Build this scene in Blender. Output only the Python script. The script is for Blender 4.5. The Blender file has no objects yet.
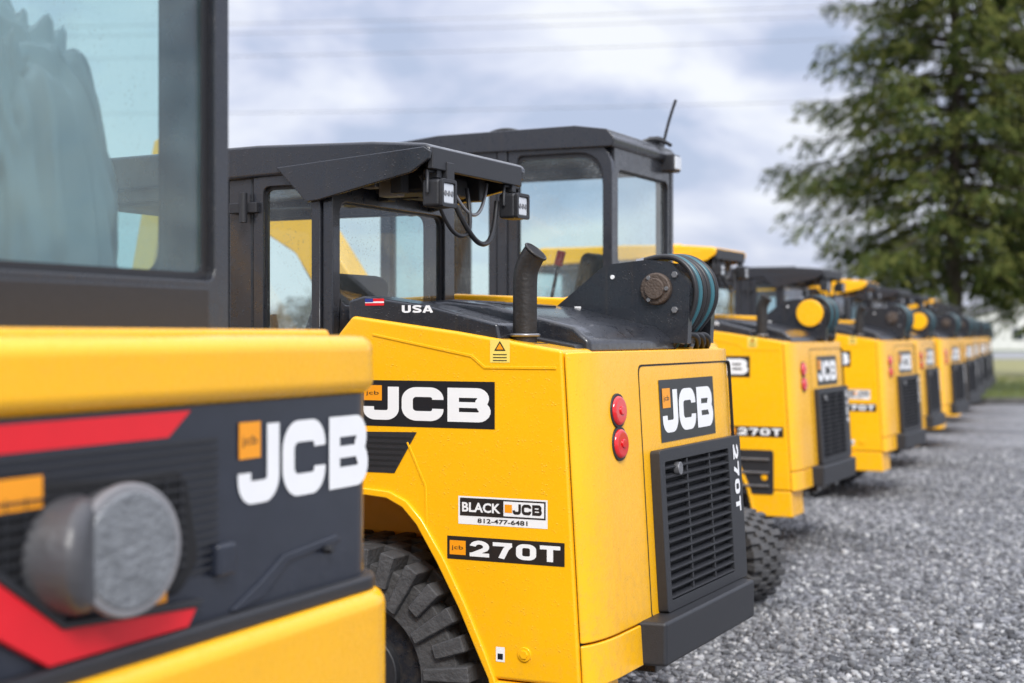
import bpy, bmesh, math, random
import numpy as np
from mathutils import Vector, Matrix, noise
R=math.radians
random.seed(7); rng=np.random.default_rng(7)
sc=bpy.context.scene
sc.view_settings.view_transform='Standard'; sc.view_settings.look='None'; sc.view_settings.exposure=0
COL=sc.collection

# ------------------------------------------------------------------ materials
def nt(name):
    m=bpy.data.materials.new(name); m.use_nodes=True
    t=m.node_tree; t.nodes.clear()
    return m,t
def N(t,typ,**kw):
    n=t.nodes.new(typ)
    for k,v in kw.items():
        if k in n.inputs.keys(): n.inputs[k].default_value=v
        else: setattr(n,k,v)
    return n
def L(t,a,b): t.links.new(a,b)
def ramp(t,src,stops):
    r=t.nodes.new('ShaderNodeValToRGB'); L(t,src,r.inputs[0])
    e=r.color_ramp.elements
    e[0].position,e[0].color=stops[0][0],(*stops[0][1],1)
    e[1].position,e[1].color=stops[-1][0],(*stops[-1][1],1)
    for p,c in stops[1:-1]:
        x=e.new(p); x.color=(*c,1)
    return r
def g(v): return (v,v,v)
def mixc(t,f,a,b,mode='MIX'):
    m=t.nodes.new('ShaderNodeMix'); m.data_type='RGBA'; m.blend_type=mode
    for s,v in ((m.inputs[0],f),(m.inputs[6],a),(m.inputs[7],b)):
        if hasattr(v,'is_linked'): L(t,v,s)
        elif isinstance(v,(int,float)): s.default_value=v
        else: s.default_value=(*v,1)
    return m.outputs[2]

def paint(name,col,rough=.3,coat=.4,dirt=.5,drops=.5,spec=.5):
    m,t=nt(name)
    out=N(t,'ShaderNodeOutputMaterial'); p=N(t,'ShaderNodeBsdfPrincipled')
    L(t,p.outputs[0],out.inputs[0])
    tc=N(t,'ShaderNodeTexCoord')
    n1=N(t,'ShaderNodeTexNoise',Scale=2.2,Detail=2.0,Roughness=.5); L(t,tc.outputs['Object'],n1.inputs['Vector'])
    n2=N(t,'ShaderNodeTexNoise',Scale=26.0,Detail=3.0,Roughness=.7); L(t,tc.outputs['Object'],n2.inputs['Vector'])
    dk=tuple(c*.94 for c in col)
    r1=ramp(t,n1.outputs[0],[(.35,(0,0,0)),(.65,(1,1,1))])
    c=mixc(t,r1.outputs[0],col,dk)
    sx=N(t,'ShaderNodeSeparateXYZ'); L(t,tc.outputs['Object'],sx.inputs[0])
    mr=N(t,'ShaderNodeMapRange'); L(t,sx.outputs[2],mr.inputs[0])
    mr.inputs[1].default_value=.25; mr.inputs[2].default_value=.75; mr.inputs[3].default_value=1; mr.inputs[4].default_value=.04
    mu=N(t,'ShaderNodeMath',operation='MULTIPLY'); L(t,mr.outputs[0],mu.inputs[0])
    r2=ramp(t,n2.outputs[0],[(.45,(0,0,0)),(.75,(1,1,1))]); L(t,r2.outputs[0],mu.inputs[1])
    mu2=N(t,'ShaderNodeMath',operation='MULTIPLY'); L(t,mu.outputs[0],mu2.inputs[0]); mu2.inputs[1].default_value=dirt
    c=mixc(t,mu2.outputs[0],c,(.25,.19,.12))
    if drops>0:
        mp=N(t,'ShaderNodeMapping'); mp.inputs['Scale'].default_value=(40,40,1.8); L(t,tc.outputs['Object'],mp.inputs[0])
        n3=N(t,'ShaderNodeTexNoise',Scale=1.0,Detail=2.0); L(t,mp.outputs[0],n3.inputs['Vector'])
        r3=ramp(t,n3.outputs[0],[(.60,(0,0,0)),(.76,(1,1,1))])
        mu3=N(t,'ShaderNodeMath',operation='MULTIPLY'); L(t,r3.outputs[0],mu3.inputs[0]); mu3.inputs[1].default_value=.14*dirt
        c=mixc(t,mu3.outputs[0],c,(.30,.20,.08))
    L(t,c,p.inputs['Base Color'])
    rr=ramp(t,n2.outputs[0],[(.3,g(rough*.75)),(.7,g(min(1,rough*1.35)))]); L(t,rr.outputs[0],p.inputs['Roughness'])
    p.inputs['Coat Weight'].default_value=coat; p.inputs['Coat Roughness'].default_value=.08
    p.inputs['Specular IOR Level'].default_value=spec
    if drops>0:
        v=N(t,'ShaderNodeTexVoronoi',Scale=110.0); L(t,tc.outputs['Object'],v.inputs['Vector'])
        rv=ramp(t,v.outputs['Distance'],[(.16,(1,1,1)),(.32,(0,0,0))])
        mm=N(t,'ShaderNodeMath',operation='MULTIPLY'); L(t,rv.outputs[0],mm.inputs[0]); L(t,r2.outputs[0],mm.inputs[1])
        b=N(t,'ShaderNodeBump',Strength=drops,Distance=.003); L(t,mm.outputs[0],b.inputs['Height'])
        b2=N(t,'ShaderNodeBump',Strength=.05,Distance=.02); L(t,n1.outputs[0],b2.inputs['Height']); L(t,b2.outputs[0],b.inputs['Normal'])
        L(t,b.outputs[0],p.inputs['Normal']); L(t,b.outputs[0],p.inputs['Coat Normal'])
    return m
def plain(name,col,rough=.5,metal=0,coat=0,bump=0,bs=60,var=.25,emit=None):
    m,t=nt(name)
    out=N(t,'ShaderNodeOutputMaterial'); p=N(t,'ShaderNodeBsdfPrincipled',Roughness=rough,Metallic=metal)
    p.inputs['Coat Weight'].default_value=coat
    L(t,p.outputs[0],out.inputs[0])
    tc=N(t,'ShaderNodeTexCoord')
    n=N(t,'ShaderNodeTexNoise',Scale=float(bs)*.3,Detail=2.0); L(t,tc.outputs['Object'],n.inputs['Vector'])
    c=mixc(t,n.outputs[0],tuple(min(1,x*(1+var)) for x in col),tuple(x*(1-var) for x in col)); L(t,c,p.inputs['Base Color'])
    if bump:
        n2=N(t,'ShaderNodeTexNoise',Scale=float(bs),Detail=2.0); L(t,tc.outputs['Object'],n2.inputs['Vector'])
        b=N(t,'ShaderNodeBump',Strength=bump,Distance=.01); L(t,n2.outputs[0],b.inputs['Height']); L(t,b.outputs[0],p.inputs['Normal'])
    return m
def glass(name,tint,film=.06,refl=1.0,filmcol=(.55,.6,.62),dots=.5,ds=80.):
    m,t=nt(name)
    out=N(t,'ShaderNodeOutputMaterial')
    tr=N(t,'ShaderNodeBsdfTransparent'); tr.inputs[0].default_value=(*tint,1)
    gl=N(t,'ShaderNodeBsdfGlossy',Roughness=.03); 
    df=N(t,'ShaderNodeBsdfDiffuse'); df.inputs[0].default_value=(*filmcol,1)
    fr=N(t,'ShaderNodeFresnel',IOR=1.5)
    mf=N(t,'ShaderNodeMath',operation='MULTIPLY'); L(t,fr.outputs[0],mf.inputs[0]); mf.inputs[1].default_value=refl*1.6
    m1=N(t,'ShaderNodeMixShader'); L(t,mf.outputs[0],m1.inputs[0]); L(t,tr.outputs[0],m1.inputs[1]); L(t,gl.outputs[0],m1.inputs[2])
    tc=N(t,'ShaderNodeTexCoord')
    v=N(t,'ShaderNodeTexVoronoi',Scale=ds); L(t,tc.outputs['Object'],v.inputs['Vector'])
    rv=ramp(t,v.outputs['Distance'],[(.12,(1,1,1)),(.26,(0,0,0))])
    n=N(t,'ShaderNodeTexNoise',Scale=5.0,Detail=2.0); L(t,tc.outputs['Object'],n.inputs['Vector'])
    rn=ramp(t,n.outputs[0],[(.4,(0,0,0)),(.7,(1,1,1))])
    a=N(t,'ShaderNodeMath',operation='MULTIPLY'); L(t,rv.outputs[0],a.inputs[0]); L(t,rn.outputs[0],a.inputs[1])
    a2=N(t,'ShaderNodeMath',operation='MULTIPLY_ADD'); L(t,a.outputs[0],a2.inputs[0]); a2.inputs[1].default_value=dots
    a3=N(t,'ShaderNodeMath',operation='MULTIPLY_ADD'); L(t,rn.outputs[0],a3.inputs[0]); a3.inputs[1].default_value=film; a3.inputs[2].default_value=film*.5
    L(t,a3.outputs[0],a2.inputs[2])
    m2=N(t,'ShaderNodeMixShader'); L(t,a2.outputs[0],m2.inputs[0]); L(t,m1.outputs[0],m2.inputs[1]); L(t,df.outputs[0],m2.inputs[2])
    L(t,m2.outputs[0],out.inputs[0])
    return m
YC=(1.0,.50,.008)
YEL=paint('yellow_paint',YC,.26,.38,.20,.5,.4)
YELF=paint('yellow_paint_far',YC,.28,.3,.2,0,.4)
YELD=paint('yellow_paint_dirty',(.85,.39,.010),.5,.1,.9,0)
BLK=paint('black_paint',(.018,.020,.026),.30,.45,.25,.5)
BLKF=paint('black_paint_far',(.018,.020,.026),.35,.3,.25,0)
BLKP=plain('black_plastic',(.02,.021,.025),.48,bump=.15,bs=300)
BLKD=plain('decal_black',(.014,.015,.019),.32,coat=.2)
BNDB=plain('decal_band_black',(.016,.020,.032),.36,coat=.3)
DRK=plain('dark_void',(.006,.006,.007),.8)
WHT=plain('decal_white',(.84,.84,.84),.4,var=.03)
ORG=plain('decal_orange',(.90,.33,.008),.4,var=.05)
RED=plain('decal_red',(.74,.010,.02),.35,var=.06)
REDL=plain('red_lens',(.66,.004,.006),.10,coat=1,var=.1)
STL=plain('steel',(.30,.30,.31),.4,metal=.8,bump=.1)
RST=plain('rusty_boss',(.10,.075,.06),.6,metal=.4,bump=.4,bs=120)
EXH=plain('exhaust_steel',(.045,.042,.04),.45,metal=.6,bump=.2,bs=90)
RUB=plain('rubber',(.065,.065,.068),.75,bump=.5,bs=70,var=.5)
HOSE=plain('hose_black',(.018,.018,.02),.40)
HOSET=plain('hose_teal',(.03,.12,.15),.35)
LENS=plain('lamp_lens',(.60,.63,.66),.15,coat=1,var=.1)
CLOTH=plain('grey_cover',(.80,.84,.84),.40,bump=.3,bs=9,var=.12)
SEAT=plain('seat_black',(.04,.04,.04),.7)
CREAM=plain('interior_trim',(.16,.16,.16),.7)
BLUE=plain('decal_blue',(.02,.04,.25),.4)
GL=glass('cab_glass',(.82,.92,.93),.05,1.0,(.6,.65,.67),.5)
GLD=glass('cab_glass_dark',(.60,.80,.82),.10,1.2,(.40,.60,.64),.12,140.)
plain_stick=plain('sticker_yellow',(.88,.68,.14),.5,var=.05)
LAMPG=plain('lamp_glass_grey',(.16,.17,.18),.10,coat=1,bump=.8,bs=90,var=.5)
HOUS=plain('lamp_housing_grey',(.07,.07,.075),.35,bump=.2,bs=60)
LRING=plain('lamp_ring_grey',(.22,.22,.23),.3,bump=.1,bs=60)

# ------------------------------------------------------------------ geometry helpers
def empty(name,loc=(0,0,0),rz=0,parent=None):
    o=bpy.data.objects.new(name,None); o.location=loc; o.rotation_euler=(0,0,rz); o.empty_display_size=.2
    COL.objects.link(o)
    if parent: o.parent=parent
    return o
def mk(name,verts,faces,mat,parent=None,bev=0,seg=3,smooth=False,recalc=True):
    me=bpy.data.meshes.new(name); me.from_pydata([tuple(v) for v in verts],[],faces); 
    if recalc:
        bm=bmesh.new(); bm.from_mesh(me); bmesh.ops.recalc_face_normals(bm,faces=bm.faces); bm.to_mesh(me); bm.free()
    me.materials.append(mat)
    o=bpy.data.objects.new(name,me); COL.objects.link(o)
    if parent: o.parent=parent
    if bev>0:
        b=o.modifiers.new('bevel','BEVEL'); b.width=bev; b.segments=seg; b.limit_method='ANGLE'; b.angle_limit=R(28); b.harden_normals=True
        smooth=True
    if smooth:
        me.polygons.foreach_set('use_smooth',[True]*len(me.polygons))
    return o
def to3(p,plane,d):
    if plane=='XZ': return (p[0],d,p[1])
    if plane=='XY': return (p[0],p[1],d)
    return (d,p[0],p[1])
def prism(name,pts,plane,lo,hi,mat,parent,bev=.008,seg=3):
    n=len(pts)
    v=[to3(p,plane,lo) for p in pts]+[to3(p,plane,hi) for p in pts]
    f=[tuple(range(n)),tuple(range(2*n-1,n-1,-1))]+[(i,(i+1)%n,n+(i+1)%n,n+i) for i in range(n)]
    return mk(name,v,f,mat,parent,bev,seg)
def box(name,x0,x1,y0,y1,z0,z1,mat,parent,bev=.005):
    return prism(name,[(x0,z0),(x1,z0),(x1,z1),(x0,z1)],'XZ',y0,y1,mat,parent,bev,2)
def rp_(pts,r,seg=6):
    out=[]; n=len(pts)
    for i in range(n):
        p=Vector(pts[i]); a=Vector(pts[i-1]); b=Vector(pts[(i+1)%n])
        rr=r[i] if isinstance(r,(list,tuple)) else r
        d1=(a-p).normalized(); d2=(b-p).normalized()
        ang=d1.angle(d2)
        if rr<=0: rr=1e-4
        tl=min(rr/math.tan(ang/2),(a-p).length*.48,(b-p).length*.48)
        s=p+d1*tl; e=p+d2*tl
        for k in range(seg+1):
            u=k/seg; q=s*(1-u)**2+p*2*u*(1-u)+e*u**2
            out.append((q.x,q.y))
    return out
def ring(name,outer,inner,plane,lo,hi,mat,parent,bev=.004):
    n=len(outer); assert len(inner)==n
    v=[to3(p,plane,lo) for p in outer]+[to3(p,plane,hi) for p in outer]+[to3(p,plane,lo) for p in inner]+[to3(p,plane,hi) for p in inner]
    f=[]
    for i in range(n):
        j=(i+1)%n
        f+=[(i,j,n+j,n+i),(2*n+i,3*n+i,3*n+j,2*n+j),(i,2*n+i,2*n+j,j),(n+i,n+j,3*n+j,3*n+i)]
    return mk(name,v,f,mat,parent,bev,2)
def rect(a0,a1,b0,b1): return [(a0,b0),(a1,b0),(a1,b1),(a0,b1)]
def framed(name,o,i,plane,lo,hi,mat,glm,parent,ro=.03,ri=.05,seal=True):
    O=rp_(o,ro); I=rp_(i,ri)
    ring(name+'_frame',O,I,plane,lo,hi,mat,parent)
    mid=(lo+hi)/2
    mk(name+'_glass',[to3(p,plane,mid) for p in I],[tuple(range(len(I)))],glm,parent,recalc=False)
    if seal:
        c=Vector((sum(p[0] for p in I)/len(I),sum(p[1] for p in I)/len(I)))
        S=[((Vector(p)-c)*.965+c) for p in I]
        ring(name+'_seal',I,[(s.x,s.y) for s in S],plane,mid-.006,mid+.006,BLKP,parent,0)
def cyl(name,c,axis,r,h,mat,parent,n=32,bev=0,r2=None):
    ax=Vector(axis).normalized(); q=ax.to_track_quat('Z','Y')
    v=[];r2=r if r2 is None else r2
    for k,(rr,hh) in enumerate(((r,-h/2),(r2,h/2))):
        for i in range(n):
            a=2*math.pi*i/n
            v.append(Vector(c)+q@Vector((rr*math.cos(a),rr*math.sin(a),hh)))
    f=[tuple(range(n-1,-1,-1)),tuple(range(n,2*n))]+[(i,(i+1)%n,n+(i+1)%n,n+i) for i in range(n)]
    return mk(name,v,f,mat,parent,bev if bev else min(r*.08,.004),2)
def tube(name,pts,r,mat,parent,res=8,cyc=False,kind='NURBS'):
    cu=bpy.data.curves.new(name,'CURVE'); cu.dimensions='3D'; cu.bevel_depth=r; cu.bevel_resolution=3; cu.resolution_u=res
    cu.use_fill_caps=True
    s=cu.splines.new(kind); s.points.add(len(pts)-1)
    for i,p in enumerate(pts): s.points[i].co=(*p,1)
    if kind=='NURBS': s.order_u=min(4,len(pts)); s.use_endpoint_u=True
    cu.materials.append(mat)
    o=bpy.data.objects.new(name,cu); COL.objects.link(o); o.parent=parent
    return o
def basis(face):
    if face=='side': c=((1,0,0),(0,0,1),(0,-1,0))
    elif face=='rear': c=((0,1,0),(0,0,1),(1,0,0))
    elif face=='reardown': c=((0,0,-1),(0,1,0),(1,0,0))
    m=Matrix(c).transposed(); return m.to_4x4()
def text(name,body,loc,face,h,w,mat,parent,off=.02,thick=.0008):
    cu=bpy.data.curves.new(name,'FONT'); cu.body=body; cu.size=1; cu.offset=off; cu.extrude=0
    cu.materials.append(mat); cu.resolution_u=3
    o=bpy.data.objects.new(name,cu); COL.objects.link(o)
    bpy.context.view_layer.update()
    d=o.dimensions; sx=w/max(d.x,1e-3); sy=h/max(d.y,1e-3)
    bb=o.bound_box; x0=min(b[0] for b in bb); y0=min(b[1] for b in bb)
    me=bpy.data.meshes.new_from_object(o)
    bpy.data.objects.remove(o)
    M=Matrix.Translation(loc)@basis(face)@Matrix.Diagonal((sx,sy,1,1))@Matrix.Translation((-x0,-y0,thick))
    me.transform(M); me.name=name
    if not me.materials: me.materials.append(mat)
    ob=bpy.data.objects.new(name,me); COL.objects.link(ob); ob.parent=parent
    return ob
def stroke(pts,t,closed=False,z=0):
    n=len(pts); V=[];F=[]
    P=[Vector((p[0],p[1])) for p in pts]
    for i in range(n):
        a=P[i-1] if (closed or i>0) else None; b=P[(i+1)%n] if (closed or i<n-1) else None
        d1=(P[i]-a).normalized() if a is not None else None
        d2=(b-P[i]).normalized() if b is not None else None
        if d1 is None: d1=d2
        if d2 is None: d2=d1
        n1=Vector((-d1.y,d1.x)); n2=Vector((-d2.y,d2.x)); m=(n1+n2).normalized()
        k=t/2/max(.5,m.dot(n1))
        V+= [(P[i].x+m.x*k,P[i].y+m.y*k,z),(P[i].x-m.x*k,P[i].y-m.y*k,z)]
    for i in range(n if closed else n-1):
        j=(i+1)%n; F.append((2*i,2*i+1,2*j+1,2*j))
    return V,F
def arc(cx,cy,r,a0,a1,n=7):
    return [(cx+r*math.cos(R(a0+(a1-a0)*k/n)),cy+r*math.sin(R(a0+(a1-a0)*k/n))) for k in range(n+1)]
def emit_strokes(name,A,M,sx,sy,thick,mat,parent):
    V=[];F=[]
    for v,f in A:
        o=len(V); V+=v; F+=[tuple(i+o for i in q) for q in f]
    mk(name,[M@Vector((v[0]*sx,v[1]*sy,thick+v[2]*.001)) for v in V],F,mat,parent,recalc=False)
def wordmark(loc,face,h,w,parent,letter=WHT,thick=.0015,emb=True):
    t=.29; A=[]
    hx=t/2; top=1-t/2
    J=[(.80,1.0)]+arc(.80-.2,hx+.2,.2,0,-90)+arc(hx+.17,hx+.17,.17,-90,-180)+[(hx,.40)]
    A.append(stroke(J,t))
    x0,x1=1.02+hx,1.02+1.08-hx
    C=arc(x1-.2,top-.2,.2,-6,90)+arc(x0+.24,top-.24,.24,90,180)+arc(x0+.24,hx+.24,.24,180,270)+arc(x1-.2,hx+.2,.2,270,366)
    A.append(stroke(C,t))
    x0,x1=2.2+hx,2.2+1.08-hx
    B=[(x0,hx)]+arc(x1-.17,hx+.17,.17,-90,45)+[(x1-.085,.5)]+arc(x1-.20,top-.16,.16,-45,90)+[(x0,top)]
    A.append(stroke(B,t,True))
    A.append(stroke([(x0+.1,.5),(x1-.12,.5)],.17,False,.25))
    sx=w/3.28; sy=h
    M=Matrix.Translation(loc)@basis(face)
    emit_strokes('wordmark',A,M,sx,sy,thick,letter,parent)
    if emb:
        q=[(.02,.58),(.50,.58),(.50,1.04),(.02,1.04)]
        mk('emblem',[M@Vector((a*sx,b*sy,thick+.0006)) for a,b in q],[(0,1,2,3)],ORG,parent,recalc=False)
        text('emblem_text','jcb',M@Vector((.08*sx,.72*sy,thick+.0006)),face,.15*sy,.34*sx,BLKD,parent,0)
def blocktext(name,s,loc,face,h,w,mat,parent,t=.24,thick=.0015,track_=.14):
    A=[];x=0
    for ch in s:
        W=.78; S=[]
        a=t/2
        if ch=='2':
            S=[([(a,.66)]+arc(.39,1-a-.24,.27,165,-35,9)+[(.14,a+.02)],0),([(0,a),(W,a)],1)]
        elif ch=='7': S=[([(0,1-a),(W-.02,1-a)],0),([(W-.10,1-a-.02),(.52,.6),(.34,0)],1)]
        elif ch=='0': S=[(arc(W-a-.2,1-a-.2,.2,0,90)+arc(a+.2,1-a-.2,.2,90,180)+arc(a+.2,a+.2,.2,180,270)+arc(W-a-.2,a+.2,.2,270,360),2)]
        elif ch=='T': S=[([(0,1-a),(W,1-a)],0),([(W/2,1-a),(W/2,0)],1)]
        elif ch=='U': S=[([(a,1)]+arc(a+.2,a+.2,.2,180,270)+arc(W-a-.2,a+.2,.2,270,360)+[(W-a,1)],0)]
        elif ch=='S': S=[([(W-.03,.80)]+arc(W-a-.14,1-a-.14,.14,40,90,4)+arc(a+.17,1-a-.17,.17,90,200,6)+[(.3,.53),(W-.3,.46)]+arc(W-a-.17,a+.17,.17,30,-90,6)+arc(a+.14,a+.14,.14,-90,-140,4)+[(.03,.2)],0)]
        elif ch=='A': S=[([(0.05,0),(.36,.95)],0),([(W-.05,0),(W-.36,.95)],1),([(.2,.28),(W-.2,.28)],3)]
        for pts,k in S:
            v,f=stroke(pts,t if k!=3 else t*.8,k==2,.2*k)
            A.append(([(q[0]+x,q[1],q[2]) for q in v],f))
        x+=W+track_
    tw=x-track_
    emit_strokes(name,A,Matrix.Translation(loc)@basis(face),w/tw,h,thick,mat,parent)
def plate(name,pts,face,loc,mat,parent,thick=.001):
    M=Matrix.Translation(loc)@basis(face)
    return mk(name,[M@Vector((a,b,thick)) for a,b in pts],[tuple(range(len(pts)))],mat,parent,recalc=False)

def track(parent,xr,xf,zc,r,y0,y1,name='track',lug=.05,pitch=.085):
    Lx=xr-xf; per=2*Lx+2*math.pi*(r-lug); n=int(per/pitch); side=.115*(r/.41)
    def pt(s,rr):
        s=s%per; rb=r-lug; hp=math.pi*rb
        if s<Lx: return (xf+s,zc+rr)
        s-=Lx
        if s<hp:
            a=math.pi/2-s/rb; return (xr+rr*math.cos(a),zc+rr*math.sin(a))
        s-=hp
        if s<Lx: return (xr-s,zc-rr)
        s-=Lx; a=-math.pi/2-s/rb; return (xf+rr*math.cos(a),zc+rr*math.sin(a))
    V=[];F=[]
    M=160
    for i in range(M):
        s=per*i/M
        for rr in (r-lug,r-lug-side-.02):
            p=pt(s,rr); V+=[(p[0],y0+.01,p[1]),(p[0],y1-.01,p[1])]
    for i in range(M):
        a=4*i;b=4*((i+1)%M)
        F+=[(a,a+1,b+1,b),(a+2,b+2,b+3,a+3),(a,b,b+2,a+2),(a+1,a+3,b+3,b+1)]
    W=(y1-y0)
    blocks=[(-.03,.30,0),(.24,.52,.5),(.48,.76,0),(.70,1.03,.5)]
    for i in range(n):
        for bi,(u0,u1,ph) in enumerate(blocks):
            s=(i+ph)*per/n; hw=pitch*.33
            ids=len(V)
            edge=u0<0 or u1>1
            sd=side*(1.0 if i%2==0 else .55)
            for (ds,rr) in ((-hw*1.0,r-lug-(sd if edge else .004)),(hw*1.0,r-lug-(sd if edge else .004)),(hw*.85,r),(-hw*.85,r)):
                p=pt(s+ds,rr)
                V+=[(p[0],y0+W*u0,p[1]),(p[0],y0+W*u1,p[1])]
            a=ids
            F+=[(a,a+2,a+4,a+6),(a+1,a+7,a+5,a+3),(a,a+1,a+3,a+2),(a+2,a+3,a+5,a+4),(a+4,a+5,a+7,a+6),(a+6,a+7,a+1,a)]
    mk(name,V,F,RUB,parent,.006,1)
    ym=(y0+y1)/2
    for xx in (xr,xf):
        cyl('idler',(xx,ym,zc),(0,1,0),r-lug-side-.025,W*.72,BLK,parent,40,.01)
        cyl('hub',(xx,ym,zc),(0,1,0),(r-lug)*.36,W*.86,BLKP,parent,28,.008)
        cyl('hub_cap',(xx,ym,zc),(0,1,0),(r-lug)*.2,W*.94,STL,parent,20,.004)
    k=int(Lx/.24)
    for i in range(1,k+1):
        cyl('roller',(xf+Lx*i/(k+1),ym,zc-r+lug+side+.10),(0,1,0),.085,W*.7,BLK,parent,20)
    box('track_frame',xf,xr,y0+W*.25,y1-W*.25,zc-.1,zc+.1,BLK,parent,.01)

# ------------------------------------------------------------------ compact track loader
def loader(loc,theta,variant=0):
    root=empty('compact_track_loader',(loc[0],loc[1],0),-R(theta))
    P=root; BW=1.50
    ROOF=YEL if variant==1 else BLK
    body=[(.018,.45),(-.042,1.455),(-.40,1.512),(-.778,1.562),(-.835,1.50),(-.87,1.15),(-.93,1.10),(-2.0,1.08),(-2.12,1.02),(-2.12,.99),(-.72,.998),
          (-.64,.992),(-.58,.965),(-.53,.915),(-.457,.80),(-.38,.665),(-.317,.534),(-.28,.45)]
    prism('body_shell',body,'XZ',0,BW,YEL,P,.012)
    prism('side_skirt',[(.018,.445),(-.277,.445),(-.235,.27),(.03,.27)],'XZ',.002,.30,YEL,P,.01)
    prism('fender_lip',[(-2.12,.985),(-.72,.990),(-.645,.984),(-.588,.958),(-.538,.908),(-.465,.795),(-.388,.66),(-.325,.53),(-.285,.45),(-.245,.28),(-.222,.28),(-.262,.45),(-.30,.54),(-.365,.675),(-.44,.81),(-.517,.925),(-.572,.98),(-.635,1.008),(-.72,1.014),(-2.12,1.008)],'XZ',-.012,.03,YEL,P,.006)
    prism('seam_core',[(-.1,.5),(.022,.5),(-.030,1.40),(-.12,1.40)],'XZ',.012,BW-.012,DRK,P,0)
    prism('chassis',[(-2.0,.30),(-.35,.30),(-.30,.44),(-.35,.9),(-.62,1.03),(-2.0,1.03)],'XZ',.42,1.14,YELD,P,.01)
    prism('flank_crease',[(-.06,1.405),(-.30,1.405),(-.345,1.44),(-.70,1.505),(-.70,1.498),(-.348,1.432),(-.303,1.397),(-.06,1.397)],'XZ',-.003,.01,YEL,P,.001)
    prism('flank_crease',[(-.50,.90),(-.505,1.03),(-.57,1.165),(-.576,1.162),(-.512,1.028),(-.507,.90)],'XZ',-.003,.01,YEL,P,.001)
    rp=empty('rear_panel',(.075,0,.45),0,P); rp.rotation_euler=(0,-R(3.4),0)
    def plan(d=.05,e=.15,y0=0,y1=BW):
        q=[(-d,y0)]
        q+=[(-d+d*math.sin(R(a)),y0+e-e*math.cos(R(a))) for a in range(10,91,10)]
        q+=[(-d+d*math.cos(R(a)),y1-e+e*math.sin(R(a))) for a in range(0,90,10)]
        q+=[(-d,y1)]
        return q
    def ringbody(name,z0,z1,d,e,bev):
        q=plan(d,e); return prism(name,q,'XY',z0,z1,YEL,rp,bev,4)
    ringbody('rear_cowl',.135,1.002,.052,.20,.024)
    ringbody('rear_lower',0,.129,.052,.20,.006)
    ring('door_groove',rp_(rect(.465,1.44,.125,.955),.03,4),rp_(rect(.471,1.434,.131,.949),.03,4),'YZ',-.01,.0012,DRK,rp,0)
    O=rp_(rect(.53,1.40,.14,.67),.015,3); I=rp_(rect(.575,1.25,.175,.63),.012,3)
    ring('grille_frame',O,I,'YZ',.0,.035,BLKP,rp,.004)
    mk('grille_void',[(.006,.57,.17),(.006,1.26,.17),(.006,1.26,.64),(.006,.57,.64)],[(0,1,2,3)],DRK,rp)
    for k in range(15):
        z=.185+k*.0305
        prism('louvre_slat',[(.010,z),(.032,z-.008),(.036,z-.003),(.014,z+.007)],'XZ',.577,1.248,BLKP,rp,0)
    for yy in (.80,1.04):
        box('louvre_post',.015,.030,yy,yy+.012,.178,.628,BLKP,rp,.001)
    blocktext('model_label_vertical','270T',(.0355,1.300,.64),'reardown',.060,.25,WHT,rp)
    cyl('door_latch',(.035,.70,.60),(1,0,0),.022,.02,STL,rp,20)
    plate('rear_decal',rect(.645,1.215,.69,.90),'rear',(.0,0,0),BLKD,rp,.002)
    wordmark((.0015,.665,.72),'rear',.145,.530,rp)
    for z in (.712,.815):
        yy,sg=.265,-.08
        cyl('tail_lamp_bezel',(-.002,yy,z),(1,sg,0),.054,.02,BLKP,rp,32,.003)
        cyl('tail_lamp',(.002,yy,z),(1,sg,0),.047,.032,REDL,rp,32,.012)
        cyl('tail_lamp_centre',(.019,yy,z),(1,sg,0),.014,.008,REDL,rp,20,.003)
    plate('reflector_sticker',rect(.425,.45,.10,.14),'rear',(.001,0,0),WHT,rp)
    prism('bumper',[(.0,.36),(.15,.38),(.15,1.33),(.0,1.37)],'XY',.450,.59,BLKP,P,.012)
    box('bumper_mount',-.1,.07,.5,.62,.40,.5,BLK,P); box('bumper_mount',-.1,.07,1.0,1.12,.40,.5,BLK,P)
    plate('flank_decal',[(-.79,1.212),(-.266,1.212),(-.266,1.357),(-.79,1.357)],'side',(0,0,0),BLKD,P)
    wordmark((-.735,0,1.232),'side',.105,.455,P)
    plate('flank_vent',[(-.86,1.19),(-.539,1.196),(-.62,1.065),(-.86,1.065)],'side',(0,0,0),BLKP,P,.002)
    for k in range(6):
        z=1.082+k*.018
        mk('vent_slot',[(-.84,-.0026,z),(-.615+k*.011,-.0026,z),(-.615+k*.011,-.0026,z+.007),(-.84,-.0026,z+.007)],[(0,1,2,3)],DRK,P)
    if variant==0:
        plate('dealer_sticker_border',rect(-.392,-.089,.918,1.004),'side',(0,0,0),WHT,P,.0008)
        plate('dealer_sticker',rect(-.386,-.095,.944,.999),'side',(0,0,0),BLKD,P,.0014)
        plate('dealer_sticker_white',rect(-.236,-.100,.949,.994),'side',(0,0,0),WHT,P,.0019)
        text('dealer_text','BLACK',(-.378,-.002,.956),'side',.030,.132,WHT,P,.03)
        wordmark((-.205,-.001,.956),'side',.032,.098,P,BLKD,.0015,False)
        plate('dealer_emblem',rect(-.232,-.207,.960,.985),'side',(0,0,0),ORG,P,.0024)
        text('dealer_phone','812-477-6481',(-.325,-.0012,.924),'side',.014,.17,BLKD,P,.02)
    else:
        plate('step_recess',rp_(rect(-.40,-.10,.42,.72),.02,3),'side',(0,0,0),BLKP,P,.003)
        for k in range(3): box('step_tread',-.37,-.13,-.02,-.002,.47+k*.09,.485+k*.09,STL,P,.003)
    plate('model_decal',rect(-.431,-.033,.808,.879),'side',(0,0,0),BLKD,P,.001)
    blocktext('model_label','270T',(-.352,0,.820),'side',.048,.305,WHT,P)
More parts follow.
